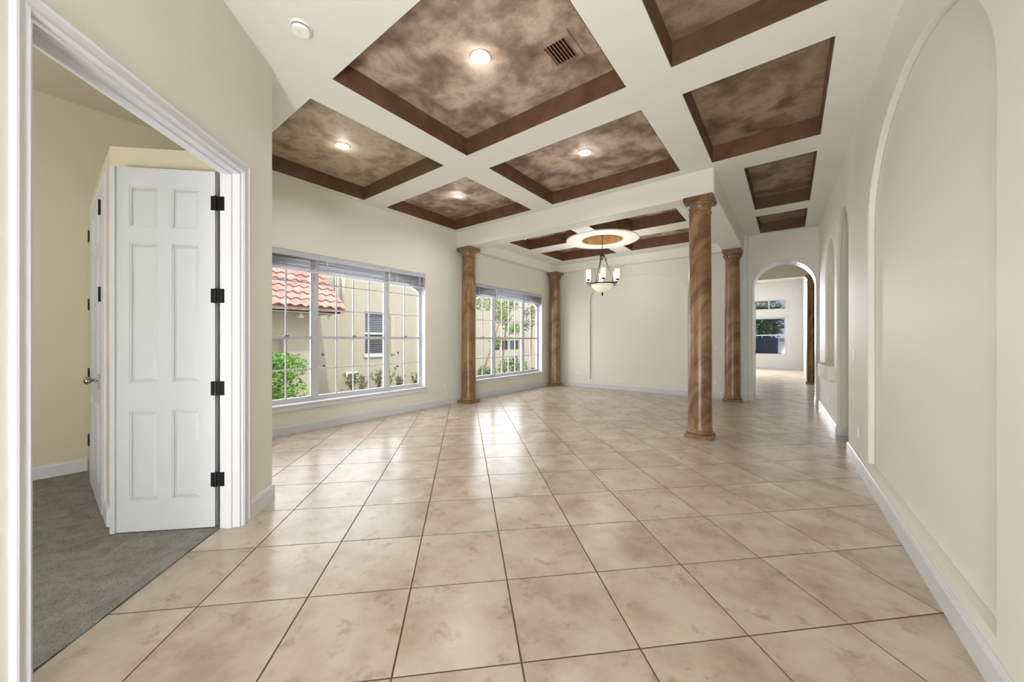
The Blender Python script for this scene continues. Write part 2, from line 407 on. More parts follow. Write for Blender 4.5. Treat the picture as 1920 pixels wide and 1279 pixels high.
# ------------------------------------------------------------------ angled doorway wall
W0, W1, DH = 1.487, 2.72, 2.44
ow = [(-2.2, -.1), (W0, -.1), (W0, DH), (W1, DH), (W1, -.1), (CW, -.1), (CW, 3.8), (-2.2, 3.8)]
wall_door = MB().plate(ow, [], DW, DB, D_).build('wall_doorway', M['wall'], kind='structure', bevel=.01)
ce = D_(CW, 0, DW)
# return of the wall at its end, towards the window wall
MB().prism([(ce[0] - .001, ce[1] - .001), (ce[0] - .12, ce[1] - .13), (XL - .15, ce[1] - .13), (XL - .15, ce[1] - .005)], -.1, 3.8).build('wall_return', M['wall'], kind='structure')
cc = D_(2.802, 0, DW)
baseboard('baseboard_doorway', [(ce[0] - .9, ce[1]), (ce[0], ce[1]), (cc[0], cc[1])], side=1)
# casing and jambs
def casing_part(name, w0, w1, z0, z1, par):
    mb = MB(); mb.box(w0, w1, DW, DW + .012, z0, z1, lambda a, b, c: D_(a, c, b))
    return mb
def casing(parent):
    def stile(w_in, sgn, name):
        # moulded profile swept up the jamb
        mb = MB(); prof = [(0, 0), (0, .012), (.012, .020), (.03, .014), (.055, .016), (.066, .022), (.078, .020), (.082, 0)]
        k_ = .62 if sgn < 0 else 1; poly = [(w_in + sgn * p[0] * k_, DW + p[1]) for p in prof]
        z1 = [DH + p[0] for p in prof]
        n = len(poly); v = [D_(p[0], .001, p[1]) for p in poly] + [D_(p[0], z1[i], p[1]) for i, p in enumerate(poly)]
        mb.add(v, [tuple(range(n)), tuple(range(n, 2 * n))] + [(i, (i + 1) % n, n + (i + 1) % n, n + i) for i in range(n)])
        mb.build(name, M['trim'], parent)
    stile(W0 - .0, -1, 'casing_side'); stile(W1, 1, 'casing_side')
    prof = [(0, 0), (0, .012), (.012, .020), (.03, .014), (.055, .016), (.066, .022), (.078, .020), (.082, 0)]
    n = len(prof); v = [D_(W0 - p[0] * .62, DH + p[0], DW + p[1]) for p in prof] + [D_(W1 + p[0], DH + p[0], DW + p[1]) for p in prof]
    MB().add(v, [tuple(range(n)), tuple(range(n, 2 * n))] + [(i, (i + 1) % n, n + (i + 1) % n, n + i) for i in range(n)]).build('casing_head', M['trim'], parent)
trim1 = MB().box(W0 - .001, W0 + .016, DB - .002, DW + .002, 0.001, DH, lambda a, b, c: D_(a, c, b)).box(W1 - .016, W1 + .001, DB - .002, DW + .002, 0.001, DH, lambda a, b, c: D_(a, c, b)).box(W0 + .0162, W1 - .0162, DB - .002, DW + .002, DH - .018, DH + .001, lambda a, b, c: D_(a, c, b)).build('trim_1', M['trim'], kind='structure')
casing(trim1)
MB().box(W0 + .016, W0 + .028, DB + .035, DB + .075, .001, DH - .018, lambda a, b, c: D_(a, c, b)).box(W1 - .028, W1 - .016, DB + .035, DB + .075, .001, DH - .018, lambda a, b, c: D_(a, c, b)).box(W0 + .0282, W1 - .0282, DB + .035, DB + .075, DH - .03, DH - .017, lambda a, b, c: D_(a, c, b)).build('door_stop', M['trim'], trim1)

# open six panel door leaf, hinged on the right jamb and turned into the bedroom
LW = .605; LF = 2.705; LT = .038        # leaf width, front face w, thickness
hd = DB - .034                           # hinge line depth
def Lf(a, z, d): return D_(LF + d, z, hd - a)   # a from the hinge, d into the leaf
pan = []
for z0, z1 in ((.215, .815), (1.0, 1.93), (2.035, 2.305)):
    for a0, a1 in ((.09, .262), (.343, .515)): pan.append((a0, a1, z0, z1))
leaf = MB().plate([(0, .012), (LW, .012), (LW, 2.43), (0, 2.43)], [[(a0, z0), (a1, z0), (a1, z1), (a0, z1)] for a0, a1, z0, z1 in pan], 0, .011, Lf)
leaf.box(0, LW, .0112, LT, .012, 2.43, lambda a, d, z: Lf(a, z, d))
door1 = leaf.build('door_1', M['door'], kind='structure')
for a0, a1, z0, z1 in pan:
    r = [(0, .0112), (.012, .0108), (.030, .001), (.032, .001)]
    v = []; 
    for i, (o_, d) in enumerate(r): v += [Lf(a, z, d) for a, z in ((a0 + o_, z0 + o_), (a1 - o_, z0 + o_), (a1 - o_, z1 - o_), (a0 + o_, z1 - o_))]
    f = [(i * 4 + k, i * 4 + (k + 1) % 4, i * 4 + 4 + (k + 1) % 4, i * 4 + 4 + k) for i in range(len(r) - 1) for k in range(4)] + [tuple(range(12, 16))]
    MB().add(v, f).build('raised_panel', M['door'], door1)
    mo = MB()
    for (b0, b1, c0, c1) in ((a0, a0 + .01, z0, z1), (a1 - .01, a1, z0, z1), (a0, a1, z0, z0 + .01), (a0, a1, z1 - .01, z1)):
        mo.box(b0, b1, .003, .0115, c0, c1, lambda a, d, z: Lf(a, z, d))
    mo.build('panel_moulding', M['door'], door1)
MB().box(LW, LW + .014, -.014, LT - .004, .012, 2.43, lambda a, d, z: Lf(a, z, d)).box(LW - .014, LW + .001, -.014, -.0005, .012, 2.43, lambda a, d, z: Lf(a, z, d)).build('astragal', M['door'], door1)
for z in (.335, .955, 1.585, 2.215):
    hm = MB(); hm.box(-.001, .024, -.0035, -.0005, z - .048, z + .048, lambda a, d, z: Lf(a, z, d))
    hm.box(-.060, -.006, -.0035, -.0005, z - .048, z + .048, lambda a, d, z: Lf(a, z, d))
    p0 = Lf(-.005, z - .05, -.005); p1 = Lf(-.005, z + .05, -.005); hm.tube([p0, p1], .0065, 8)
    hm.build('hinge', M['black'], door1)

# ------------------------------------------------------------------ bedroom beyond the doorway
bc = D_(2.831, 0, -2.421)
bp = [bc[:2], D_(2.831, 0, DB - .01)[:2], (-3.6, 1.0), (-5.45, 1.0), (-5.45, bc[1])]
closet = MB().prism(bp, -.02, 2.62).build('wall_closet', M['bedwall'], kind='structure')
MB().prism([(-5.6, -2.6), (-1.0 + .0, -2.6), (D_(-.95, 0, DB)[0], D_(-.95, 0, DB)[1]), D_(3.1, 0, DB)[:2], (-3.45, 1.0), (-5.6, 1.0)], -.12, -.002).build('floor_carpet_base', M['carpet'], kind='structure')
# carpet pile surface: softly uneven mesh
def carpet():
    v = []; idx = {}; f = []; st = .03
    import mathutils
    X0, Y0 = -5.45, -2.2
    nx = int(3.9 / st); ny = int(3.3 / st)
    for i in range(nx):
        for j in range(ny):
            x = X0 + i * st; y = Y0 + j * st
            if x + y > -2.345 + .02: continue
            if x + y > -2.345 - st: 
                pass
            z = .004 + .004 * mathutils.noise.noise((x * 14, y * 14, 0)) + random.random() * .003
            idx[i, j] = len(v); v.append((x, y, z))
    for (i, j) in idx:
        q = [(i, j), (i + 1, j), (i + 1, j + 1), (i, j + 1)]
        if all(k in idx for k in q): f.append(tuple(idx[k] for k in q))
        elif all(k in idx for k in (q[0], q[1], q[3])): f.append((idx[q[0]], idx[q[1]], idx[q[3]]))
    return link('floor_carpet', v, f, M['carpet'], None, True, kind='structure')
carpet()
MB().box(-5.6, -5.46, -2.7, 1.1, -.1, 3.75).box(-5.6, 1.2, -2.75, -2.62, -.1, 3.75).build('wall_bedroom', M['bedwall'], kind='structure')
MB().prism([(-5.6, -2.7), (1.0, -2.7), D_(-2.0, 0, DB)[:2], D_(3.1, 0, DB)[:2], (-3.4, 1.1), (-5.6, 1.1)], 3.56, 3.7).build('ceiling_bedroom', M['bedwall'], kind='structure')
# inner skin of the doorway wall on the bedroom side
baseboard('baseboard_bedroom', [(-5.46, bc[1] - .01), (-5.46, -2.3)], side=1)
baseboard('baseboard_closet', [(-3.90, bc[1]), (bc[0], bc[1]), D_(2.831, 0, -2.30)[:2]], side=-1)
# closet door in the side of the closet block
cd0, cd1 = -3.965, -4.98; yb = bc[1]
door2 = MB().box(cd1, cd0, yb - .022, yb - .002, .012, 2.42).build('door_2', M['door'], kind='structure')
for z0, z1 in ((.2, .8), (.98, 1.9), (2.0, 2.28)):
    for a0, a1 in ((cd1 + .14, cd1 + .42), (cd0 - .42, cd0 - .14)):
        MB().add([(a0, yb - .022, z0), (a1, yb - .022, z0), (a1, yb - .022, z1), (a0, yb - .022, z1), (a0 + .03, yb - .032, z0 + .03), (a1 - .03, yb - .032, z0 + .03), (a1 - .03, yb - .032, z1 - .03), (a0 + .03, yb - .032, z1 - .03)],
                 [(0, 1, 5, 4), (1, 2, 6, 5), (2, 3, 7, 6), (3, 0, 4, 7), (4, 5, 6, 7)]).build('raised_panel', M['door'], door2)
for z in (.39, .98, 1.60, 2.21):
    MB().box(cd1 - .03, cd1 + .03, yb - .034, yb - .024, z - .05, z + .05).build('hinge', M['black'], door2)
for z in (.98, 1.62, 2.26):
    MB().box(cd0 - .075, cd0 - .045, yb - .034, yb - .0225, z - .055, z + .055).build('strike_plate', M['nickel'] if z < 1 else M['black'], door2)
kb = MB(); kx, kz = cd0 - .13, .985
def lathe_y(prof, c, seg=20):
    m_ = MB().lathe(prof, (0, 0, 0), seg); return [(c[0] + p.x, c[1] - p.z, c[2] + p.y) for p in m_.v], m_.f
kb.add(*lathe_y([(.032, 0), (.032, .006), (.012, .01), (.011, .035), (.024, .045), (.030, .058), (.028, .070), (.016, .078), (.004, .08)], (kx, yb - .022, kz)))
kb.build('door_knob', M['nickel'], door2, smooth=True)
MB().box(cd0 + .002, cd0 + .07, yb - .016, yb - .001, .001, 2.49).box(cd1 - .07, cd1 - .002, yb - .016, yb - .001, .001, 2.49).box(cd1 - .0015, cd0 + .0015, yb - .016, yb - .001, 2.425, 2.49).build('trim_2', M['trim'], kind='structure')

# ------------------------------------------------------------------ ceiling with coffers
X = [XL - .2, -5.27, -3.425, -3.03, -1.115, -.75, .25, 2.1]; 
cofs = [(-5.27, -3.425, 1.48, 3.07, 'panel_olive_cast', 'liner_olive_cast'), (-3.03, -1.115, 1.48, 3.07, 'panel', 'liner'), (-.75, .25, 1.48, 3.07, 'panel_dark', 'liner_olive_cast'),
        (-5.27, -3.43, 3.46, 5.02, 'panel', 'liner'), (-3.03, -1.115, 3.46, 5.02, 'panel', 'liner'), (-.755, .262, 3.46, 5.03, 'panel_dark', 'liner'),
        (-.46, .255, 5.44, 7.31, 'panel_dark', 'liner_olive_cast'), (-.475, .24, 7.74, 8.95 - .02, 'panel_dark', 'liner')]
cofs[-1] = (-.475, .24, 7.72, 9.0 - .02, 'panel_dark', 'liner')
def C_(x, y, d): return (x, y, H + d)
c_outer = [(-3.3, 1.0), (.9, -3.1), (2.1, -3.1), (2.1, 9.3), (-.80, 9.3), (-.80, 5.25), (XL - .15, 5.25), (XL - .15, 1.0)]
c_outer = [(XL - .15, 1.0), (-3.4, 1.0), D_(-2.1, 0, DB)[:2], (2.1, -3.1), (2.1, 9.3), (-.80, 9.3), (-.80, 5.25), (XL - .15, 5.25)]
ceiling = MB().plate(c_outer, [[(a, c), (b, c), (b, d), (a, d)] for a, b, c, d, _, _ in cofs], 0, .20, C_).build('ceiling', M['ceil'], kind='structure')
for a, b, c, d, pm, lm in cofs:
    t = .006
    for q in ((a, a + t, c, d), (b - t, b, c, d), (a + t, b - t, c, c + t), (a + t, b - t, d - t, d)):
        MB().box(*q, H + .002, H + .2).build('coffer_side', M[lm], ceiling)
    MB().box(a, b, c, d, H + .2, H + .23).build('coffer_panel', M[pm], ceiling)
# roof deck over everything
MB().box(-5.75, 2.2, -3.2, 9.45, 3.80, 3.95).build('roof_deck', M['ceil'], kind='structure')
# dropped beams on the columns
beam = MB().box(XL - .1, -.755, 5.17, 5.47, HB, 3.7).build('trim_3', M['ceil'], kind='structure', bevel=.015)
MB().box(-1.12, -.75, 5.18, 9.2, HB + .0005, 3.7).build('trim_4', M['ceil'], kind='structure', bevel=.015)
# perimeter band round the dining ceiling
MB().box(XL - .05, -5.2, 5.40, 9.0, HB, 3.6).build('trim_5', M['ceil'], kind='structure', bevel=.012)
MB().box(XL - .05, -1.0, 8.81, 9.0, HB + .001, 3.6).build('trim_6', M['ceil'], kind='structure', bevel=.012)
# dining ceiling: four coffers scooped by the ring
RC = (-3.08, 7.09); RO = .74; RI = .42
def quad(x0, x1, y0, y1):
    sx = 1 if x0 > RC[0] - .3 and x1 > RC[0] + .3 else -1; sy = 1 if y1 > RC[1] + .3 else -1
    cxn = x0 if sx > 0 else x1; cyn = y0 if sy > 0 else y1
    fx = x1 if sx > 0 else x0; fy = y1 if sy > 0 else y0
    # circle crosses y=cyn at x, and x=cxn at y
    ax = RC[0] + sx * math.sqrt(RO ** 2 - (cyn - RC[1]) ** 2); ay = RC[1] + sy * math.sqrt(RO ** 2 - (cxn - RC[0]) ** 2)
    a0 = math.atan2(cyn - RC[1], ax - RC[0]); a1 = math.atan2(ay - RC[1], cxn - RC[0])
    da = (a1 - a0 + PI) % (2 * PI) - PI
    pts = [(RC[0] + RO * math.cos(a0 + da * i / 12), RC[1] + RO * math.sin(a0 + da * i / 12)) for i in range(13)]
    return pts + [(cxn, fy), (fx, fy), (fx, cyn)]
dq = [quad(-4.75, -3.27, 6.07, 6.86), quad(-2.91, -1.42, 6.07, 6.86), quad(-4.75, -3.27, 7.30, 8.38), quad(-2.91, -1.42, 7.30, 8.38)]
circ = [(RC[0] + RI * math.cos(2 * PI * i / 40), RC[1] + RI * math.sin(2 * PI * i / 40)) for i in range(40)]
def E_(x, y, d): return (x, y, HD + d)
ceil2 = MB().plate([(-5.3, 5.4), (-1.0, 5.4), (-1.0, 8.9), (-5.3, 8.9)], dq + [circ], 0, .22, E_).build('ceiling.001', M['ceil'], kind='structure')
for q, nm in [(dq[0], 'coffer_side'), (dq[1], 'coffer_side'), (dq[2], 'coffer_side'), (dq[3], 'coffer_side'), (circ, 'dome_side')]:
    cx_ = sum(p[0] for p in q) / len(q); cy_ = sum(p[1] for p in q) / len(q)
    n = len(q); ar = sum(q[k][0] * q[(k + 1) % n][1] - q[(k + 1) % n][0] * q[k][1] for k in range(n)); sg = 1 if ar > 0 else -1
    inn = []
    for k in range(n):
        p0, p1, p2 = Vector(q[k - 1]), Vector(q[k]), Vector(q[(k + 1) % n]); d1 = (p1 - p0).normalized(); d2 = (p2 - p1).normalized()
        nn = Vector((-(d1.y + d2.y), d1.x + d2.x)).normalized() * sg; inn.append(tuple(p1 + nn * .006))
    v = [(p[0], p[1], HD + .002) for p in inn] + [(p[0], p[1], HD + .22) for p in inn]
    MB().add(v, [(k, (k + 1) % n, n + (k + 1) % n, n + k) for k in range(n)]).build(nm, M['gold'] if nm == 'dome_side' else M['liner'], ceil2)
    MB().prism(q, HD + .22, HD + .24).build('dome_panel' if nm == 'dome_side' else 'coffer_panel', M['gold'] if nm == 'dome_side' else M['panel'], ceil2)
# raised lip of the ring
ci2 = [(RC[0] + (RI + .002) * math.cos(2 * PI * i / 40), RC[1] + (RI + .002) * math.sin(2 * PI * i / 40)) for i in range(40)]
co2 = [(RC[0] + (RO - .02) * math.cos(2 * PI * i / 56), RC[1] + (RO - .02) * math.sin(2 * PI * i / 56)) for i in range(56)]
MB().plate(co2, [ci2], -.012, -.0005, E_).build('ceiling_ring', M['ceil'], ceil2)

# ------------------------------------------------------------------ windows
def zc(dy): return 2.545 - dy * dy / 4.3           # eyebrow arch of the frame
def make_window(idx, y0, y1):
    yc = (y0 + y1) / 2; hw = (y1 - y0) / 2
    ks = hw / 1.345
    def top(y): return zc((y - yc) / ks)
    xf = XL - .12
    def W_(y, z, d): return (xf - d, y, z)
    ins = .04; ya, yb_ = y0 + ins, y1 - ins
    bot = WZ[0] + .065
    arcpts = [(yb_ - (yb_ - ya) * i / 24, top(yb_ - (yb_ - ya) * i / 24)) for i in range(25)]
    arcpts = [(y, min(z, WZ[1] - .01)) for y, z in arcpts]
    fr = MB().plate([(y0, WZ[0]), (y1, WZ[0]), (y1, WZ[1]), (y0, WZ[1])], [[(ya, bot), (yb_, bot)] + arcpts], 0, .07, W_)
    win = fr.build('window_%d' % idx, M['vinyl'], kind='structure')
    MB().box(XL - .12, XL + .018, y0 - .0, y1 + .0, WZ[0] + .0005, WZ[0] + .03).build('window_sill', M['trim'], win, bevel=.005)
    MB().box(XL + .0008, XL + .018, y0 - .02, y1 + .02, WZ[0] - .055, WZ[0] - .001).build('sill_apron', M['trim'], win)
    # white reveals
    MB().box(XL - .12, XL - .001, y1 - .012, y1 - .0005, WZ[0] + .031, WZ[1]).build('reveal', M['trim'], win)
    MB().box(XL - .12, XL - .001, y0 + .0005, y0 + .012, WZ[0] + .031, WZ[1]).build('reveal', M['trim'], win)
    MB().box(XL - .12, XL - .001, y0 + .012, y1 - .012, WZ[1] - .012, WZ[1] - .0005).build('reveal', M['trim'], win)
    mu = [y0 + .76 * ks, y1 - .74 * ks]
    ztop = lambda y: min(top(y), WZ[1] - .01)
    for y in mu: MB().box(xf - .07, xf + .012, y - .036, y + .036, bot, ztop(y)).build('mullion', M['vinyl'], win)
    secs = [(ya, mu[0] - .036, 2), (mu[0] + .036, mu[1] - .036, 4), (mu[1] + .036, yb_, 2)]
    rows = [.86, 1.31, 1.72, 2.10]
    for a, b, n in secs:
        # sash frame
        for q in ((a, a + .018), (b - .018, b)): MB().box(xf - .05, xf - .008, q[0], q[1], bot, min(ztop(q[0]), ztop(q[1]))).build('sash_stile', M['vinyl'], win)
        MB().box(xf - .05, xf - .008, a + .018, b - .018, bot, bot + .03).build('sash_rail', M['vinyl'], win)
        MB().box(xf - .05, xf - .004, a + .018, b - .018, 1.31 - .02, 1.31 + .02).build('sash_rail', M['vinyl'], win)
        ys = [a + .018 + (b - a - .036) * i / n for i in range(n + 1)]
        for y in ys[1:-1]: MB().box(xf - .034, xf - .016, y - .009, y + .009, bot + .03, ztop(y) - .001).build('muntin', M['vinyl'], win)
        for z in rows:
            if z != 1.31: MB().box(xf - .033, xf - .017, a + .018, b - .018, z - .008, z + .008).build('muntin', M['vinyl'], win)
        zr = [bot + .03] + rows + [9]
        for i in range(n):
            for j in range(5):
                p0, p1 = ys[i] + .008, ys[i + 1] - .008; z0, z1 = zr[j] + .007, zr[j + 1] - .007
                if j == 4: poly = [(p0, z0), (p1, z0)] + [(p1 - (p1 - p0) * k / 4, ztop(p1 - (p1 - p0) * k / 4) - .004) for k in range(5)]
                else: poly = [(p0, z0), (p1, z0), (p1, z1), (p0, z1)]
                MB().prism(poly, -.027, -.023, lambda y, z, d: (xf + d, y, z)).build('pane', M['glass'], win)
        MB().box(xf - .008, xf + .012, (a + b) / 2 - .03, (a + b) / 2 + .03, 1.33, 1.345).build('sash_lock', M['nickel'], win)
    return win, mu
wins = [make_window(i + 1, a, b) for i, (a, b) in enumerate(WIN)]

# ------------------------------------------------------------------ raised blinds
def blind(y0, y1, label, group, tilt=0, yw='far left'):
    L = y1 - y0; t = thing('window_blind', (XL - .04, (y0 + y1) / 2, 2.5), label, 'blind', group)
    MB().box(-.03, .045, -L / 2, L / 2, -.045, -.013).build('headrail', M['vinyl'], t)
    MB().box(.046, .052, -L / 2 - .004, L / 2 + .004, -.075, -.005).build('valance', M['blind'], t)
    n = 12
    base = None
    for k in range(n):
        z = -.072 - k * .0135 - random.uniform(0, .002)
        if base is None:
            base = MB().box(-.026, .026, -L / 2 + .006, L / 2 - .006, -.0018, .0018).build('slat', M['blind'], t)
            s = base
        else:
            s = base.copy(); COL.objects.link(s)
        s.location = (random.uniform(-.004, .004), 0, z); s.rotation_euler = (tilt + random.uniform(-.003, .003), random.uniform(-.25, .05), 0)
    MB().box(-.026, .026, -L / 2 + .006, L / 2 - .006, -.262, -.243).build('bottom_rail', M['blind'], t)
    for y in (-L / 2 + .12, L / 2 - .12): MB().box(.027, .0285, y - .012, y + .012, -.26, -.05).build('ladder_tape', M['blind'], t)
    MB().tube([(.05, L / 2 - .04, -.06), (.052, L / 2 - .042, -.9 if L < 1 else -.7)], .0025, 6).build('tilt_wand', M['plastic'], t)
    return t
g1 = None
for wi, (wn, (y0, y1)) in enumerate(zip(('large window', 'smaller looking window between columns'), WIN)):
    mu = wins[wi][1]
    nm = ('nearest window', 'far window between the two columns')[wi]
    for k, (a, b) in enumerate(((y0 + .01, mu[0] - .006), (mu[0] + .006, mu[1] - .006), (mu[1] + .006, y1 + .01 - .02))):
        pos = ('left', 'middle', 'right')[k]
        blind(a, b, 'raised grey-white slat blind over the %s section of the %s' % (pos, nm), 'raised blinds at the windows', (.0, .0, .0)[k])

# ------------------------------------------------------------------ columns
def make_column(m, ornate=False):
    t = thing('column', (0, 0, 0), '', 'column', 'faux marble columns')
    MB().box(-.16, .16, -.16, .16, .0005, .052).build('plinth', m, t, bevel=.004)
    MB().lathe([(.150, .0525), (.158, .058), (.161, .07), (.158, .082), (.150, .088), (.1485, .098), (.152, .106), (.1475, .114)], seg=40).build('base_moulding', m, t, True, auto=.9)
    MB().lathe([(.1475, .1145), (.143, .14), (.1425, .3), (.142, 1.0), (.138, 1.8), (.132, 2.5), (.127, 2.925)], seg=40).build('shaft', m, t, True, auto=.9)
    MB().lathe([(.127, 2.9255), (.137, 2.93), (.140, 2.94), (.137, 2.95), (.127, 2.955), (.128, 2.985), (.134, 3.01), (.148, 3.035), (.158, 3.045), (.160, 3.06)], seg=40).build('capital', m, t, True, auto=.9)
    MB().box(-.162, .162, -.162, .162, 3.0605, 3.085).box(-.172, .172, -.172, .172, 3.0855, 3.1395).build('abacus', m, t, bevel=.004)
    return t
cols = [((-.94, 5.31), 'rose-brown marbled column standing free in the room, nearest of the columns', 0),
        ((-5.19, 5.31), 'ochre marbled column between the two windows', 1),
        ((-5.19, 8.74), 'brown marbled column in the far left corner beyond the windows', 1),
        ((-.94, 8.76), 'rose-brown marbled column beside the left jamb of the archway', 0)]
protos = {}
for (x, y), lab, k in cols:
    if k not in protos: c = protos[k] = make_column(M['column_tan'] if k else M['column'])
    else: c = copy_tree(protos[k])
    c.location = (x, y, 0); c['label'] = lab
    if y > 8: # ornamental leaves on the far capitals
        for q in range(8):
            a = q * PI / 4; o = MB().add([(0, -.025, 2.96), (0, .025, 2.96), (.03, .02, 3.05), (.03, -.02, 3.05), (.012, -.025, 2.96), (.012, .025, 2.96), (.045, .02, 3.03), (.045, -.02, 3.03)],
                [(0, 1, 2, 3), (4, 5, 6, 7), (0, 1, 5, 4), (2, 3, 7, 6), (0, 3, 7, 4), (1, 2, 6, 5)])
            o.v = [Vector(((p.x + .13) * math.cos(a) - p.y * math.sin(a), (p.x + .13) * math.sin(a) + p.y * math.cos(a), p.z)) for p in o.v]
            o.build('capital_leaf', M['column_tan'] if k else M['column'], c)

# ------------------------------------------------------------------ chandelier
def chandelier():
    t = thing('chandelier', (RC[0], RC[1], HD + .22), 'bronze chandelier with frosted bowl and candle shades hanging under the ring', 'chandelier')
    z0 = HD + .22
    Z = lambda z: z - z0
    MB().lathe([(.002, 0), (.065, -.001), (.062, -.02), (.02, -.035), (.006, -.04)][::-1], seg=24).build('canopy', M['bronze'], t, True)
    # chain
    zz = Z(z0 - .04); k = 0
    while zz > Z(3.06):
        pts = []
        for i in range(13):
            a = 2 * PI * i / 12; u, w_ = .011 * math.cos(a), .022 * math.sin(a)
            pts.append((u, 0, zz - .02 + w_) if k % 2 else (0, u, zz - .02 + w_))
        MB().tube(pts, .0035, 6).build('chain_link', M['bronze'], t, True); zz -= .034; k += 1
    MB().lathe([(.004, Z(3.06)), (.02, Z(3.05)), (.05, Z(3.02)), (.055, Z(3.005)), (.03, Z(2.99)), (.012, Z(2.96)), (.018, Z(2.94)), (.004, Z(2.92))][::-1], seg=24).build('crown', M['bronze'], t, True)
    for k in range(3):
        a = math.radians(20 + 120 * k); n = 10; pts = []
        for i in range(n + 1):
            f_ = i / n; r = .045 + .185 * f_ ** 1.1; pts.append((r * math.cos(a), r * math.sin(a), Z(3.01 - .56 * f_)))
        MB().tube(pts, .0075, 8).build('rod', M['bronze'], t, True)
        # small scroll at the rod's top and foot
        for (cr, cz, rr, dr) in ((.075, 2.93, .022, 1), (.19, 2.475, .03, -1)):
            pts = [((cr + rr * (1 - i / 16) * math.cos(dr * i * .6)) * math.cos(a), (cr + rr * (1 - i / 16) * math.cos(dr * i * .6)) * math.sin(a), Z(cz + rr * (1 - i / 16) * math.sin(dr * i * .6))) for i in range(14)]
            MB().tube(pts, .005, 6).build('scroll', M['bronze'], t, True)
    MB().lathe([(.235, Z(2.425)), (.252, Z(2.42)), (.258, Z(2.432)), (.255, Z(2.446)), (.24, Z(2.45)), (.235, Z(2.425))], seg=40, cap=False).build('rim', M['bronze'], t, True)
    MB().lathe([(.012, Z(2.262)), (.07, Z(2.272)), (.14, Z(2.305)), (.20, Z(2.36)), (.234, Z(2.424))], seg=40).build('glass_bowl', M['bowl'], t, True)
    MB().lathe([(.003, Z(2.185)), (.014, Z(2.20)), (.02, Z(2.225)), (.012, Z(2.245)), (.026, Z(2.258)), (.01, Z(2.262))], seg=16).build('finial', M['bronze'], t, True)
    for k in range(6):
        a = math.radians(-66.5 + 3 + 60 * k); ca, sa = math.cos(a), math.sin(a)
        pts = [(.24, 2.435), (.262, 2.42), (.29, 2.415), (.315, 2.43), (.33, 2.46), (.33, 2.49)]
        arm = MB().tube([(r * ca, r * sa, Z(z)) for r, z in pts], .007, 8).build('arm', M['bronze'], t, True)
        sc = [(.27 + .03 * (1 - i / 14) * math.cos(i * .62 + 2), 2.47 + .03 * (1 - i / 14) * math.sin(i * .62 + 2)) for i in range(12)]
        MB().tube([(r * ca, r * sa, Z(z)) for r, z in sc], .0045, 6).build('scroll', M['bronze'], arm, True)
        MB().lathe([(.004, Z(2.478)), (.03, Z(2.487)), (.04, Z(2.50)), (.034, Z(2.508)), (.004, Z(2.509))], (.33 * ca, .33 * sa, 0), 20).build('bobeche', M['bronze'], t, True)
        MB().lathe([(.045, Z(2.511)), (.049, Z(2.60)), (.05, Z(2.705)), (.045, Z(2.705)), (.044, Z(2.60)), (.040, Z(2.513))], (.33 * ca, .33 * sa, 0), 24, False).lathe([(.002, Z(2.512)), (.012, Z(2.513)), (.012, Z(2.62)), (.004, Z(2.66))], (.33 * ca, .33 * sa, 0), 12).build('candle_shade', M['shade'], t, True)
    lg = light('POINT', 'chandelier_glow', (RC[0], RC[1], 2.62), 16, .18, color=(.98, .97, .96))
chandelier()

# ------------------------------------------------------------------ downlights, vent, detectors
LIT = [((-2.06, 2.25), 'lit recessed downlight in the big coffer beside the air vent'), ((-4.34, 2.25), 'lit recessed downlight in the coffer nearest the doorway wall'),
       ((-2.06, 4.20), 'lit recessed downlight in the coffer between the vent coffer and the beam'), ((-4.35, 4.20), 'lit recessed downlight in the far left coffer, above the column between the windows')]
for (x, y), lab in LIT:
    t = thing('recessed_light', (x, y, H + .2), lab, 'ceiling light', 'downlights in the coffers')
    MB().lathe([(.062, -.012), (.082, -.010), (.088, -.004), (.088, -.0005), (.062, -.0005), (.062, -.012)], seg=32, cap=False).build('trim_ring', M['plastic'], t, True)
    MB().lathe([(.001, -.0105), (.05, -.009), (.0615, -.0055), (.0615, -.0008), (.001, -.0008)], seg=32, cap=False).build('lens', M['lamp'], t, True)
    light('SPOT', 'downlight', (x, y, H + .17), 30, .13, target=(x, y, 0), spot=math.radians(150), color=(.97, .98, 1))
    light('POINT', 'downlight_spill', (x, y, H + .12), .9, .05, color=(1, .97, .95))
# vent in the big coffer
vx0, vx1, vy0, vy1 = -1.62, -1.345, 2.44, 2.755
vt = thing('air_vent', ((vx0 + vx1) / 2, (vy0 + vy1) / 2, H + .2), 'brown louvred air vent in the big coffer beside a downlight', 'vent')
a, b = (vx1 - vx0) / 2, (vy1 - vy0) / 2
MB().plate([(-a, -b), (a, -b), (a, b), (-a, b)], [[(-a + .04, -b + .04), (a - .04, -b + .04), (a - .04, b - .04), (-a + .04, b - .04)]], -.022, -.0005, lambda x, y, d: (x, y, d)).build('frame', M['panel'], vt)
MB().box(-a + .04, a - .04, -b + .04, b - .04, -.0025, -.0008).build('backing', M['black'], vt)
for k in range(7):
    x = -a + .055 + k * (2 * a - .11) / 6
    MB().box(-.011, .011, -b + .041, b - .041, -.0012, .0012).build('louvre', mat('vent slat', srgb(150, 112, 84), .5) if k == 0 else bpy.data.materials['vent slat'], vt)
    o = vt.children[-1] if False else COL.objects[-1]; o.location = (x, 0, -.0135); o.rotation_euler = (0, .55, 0)
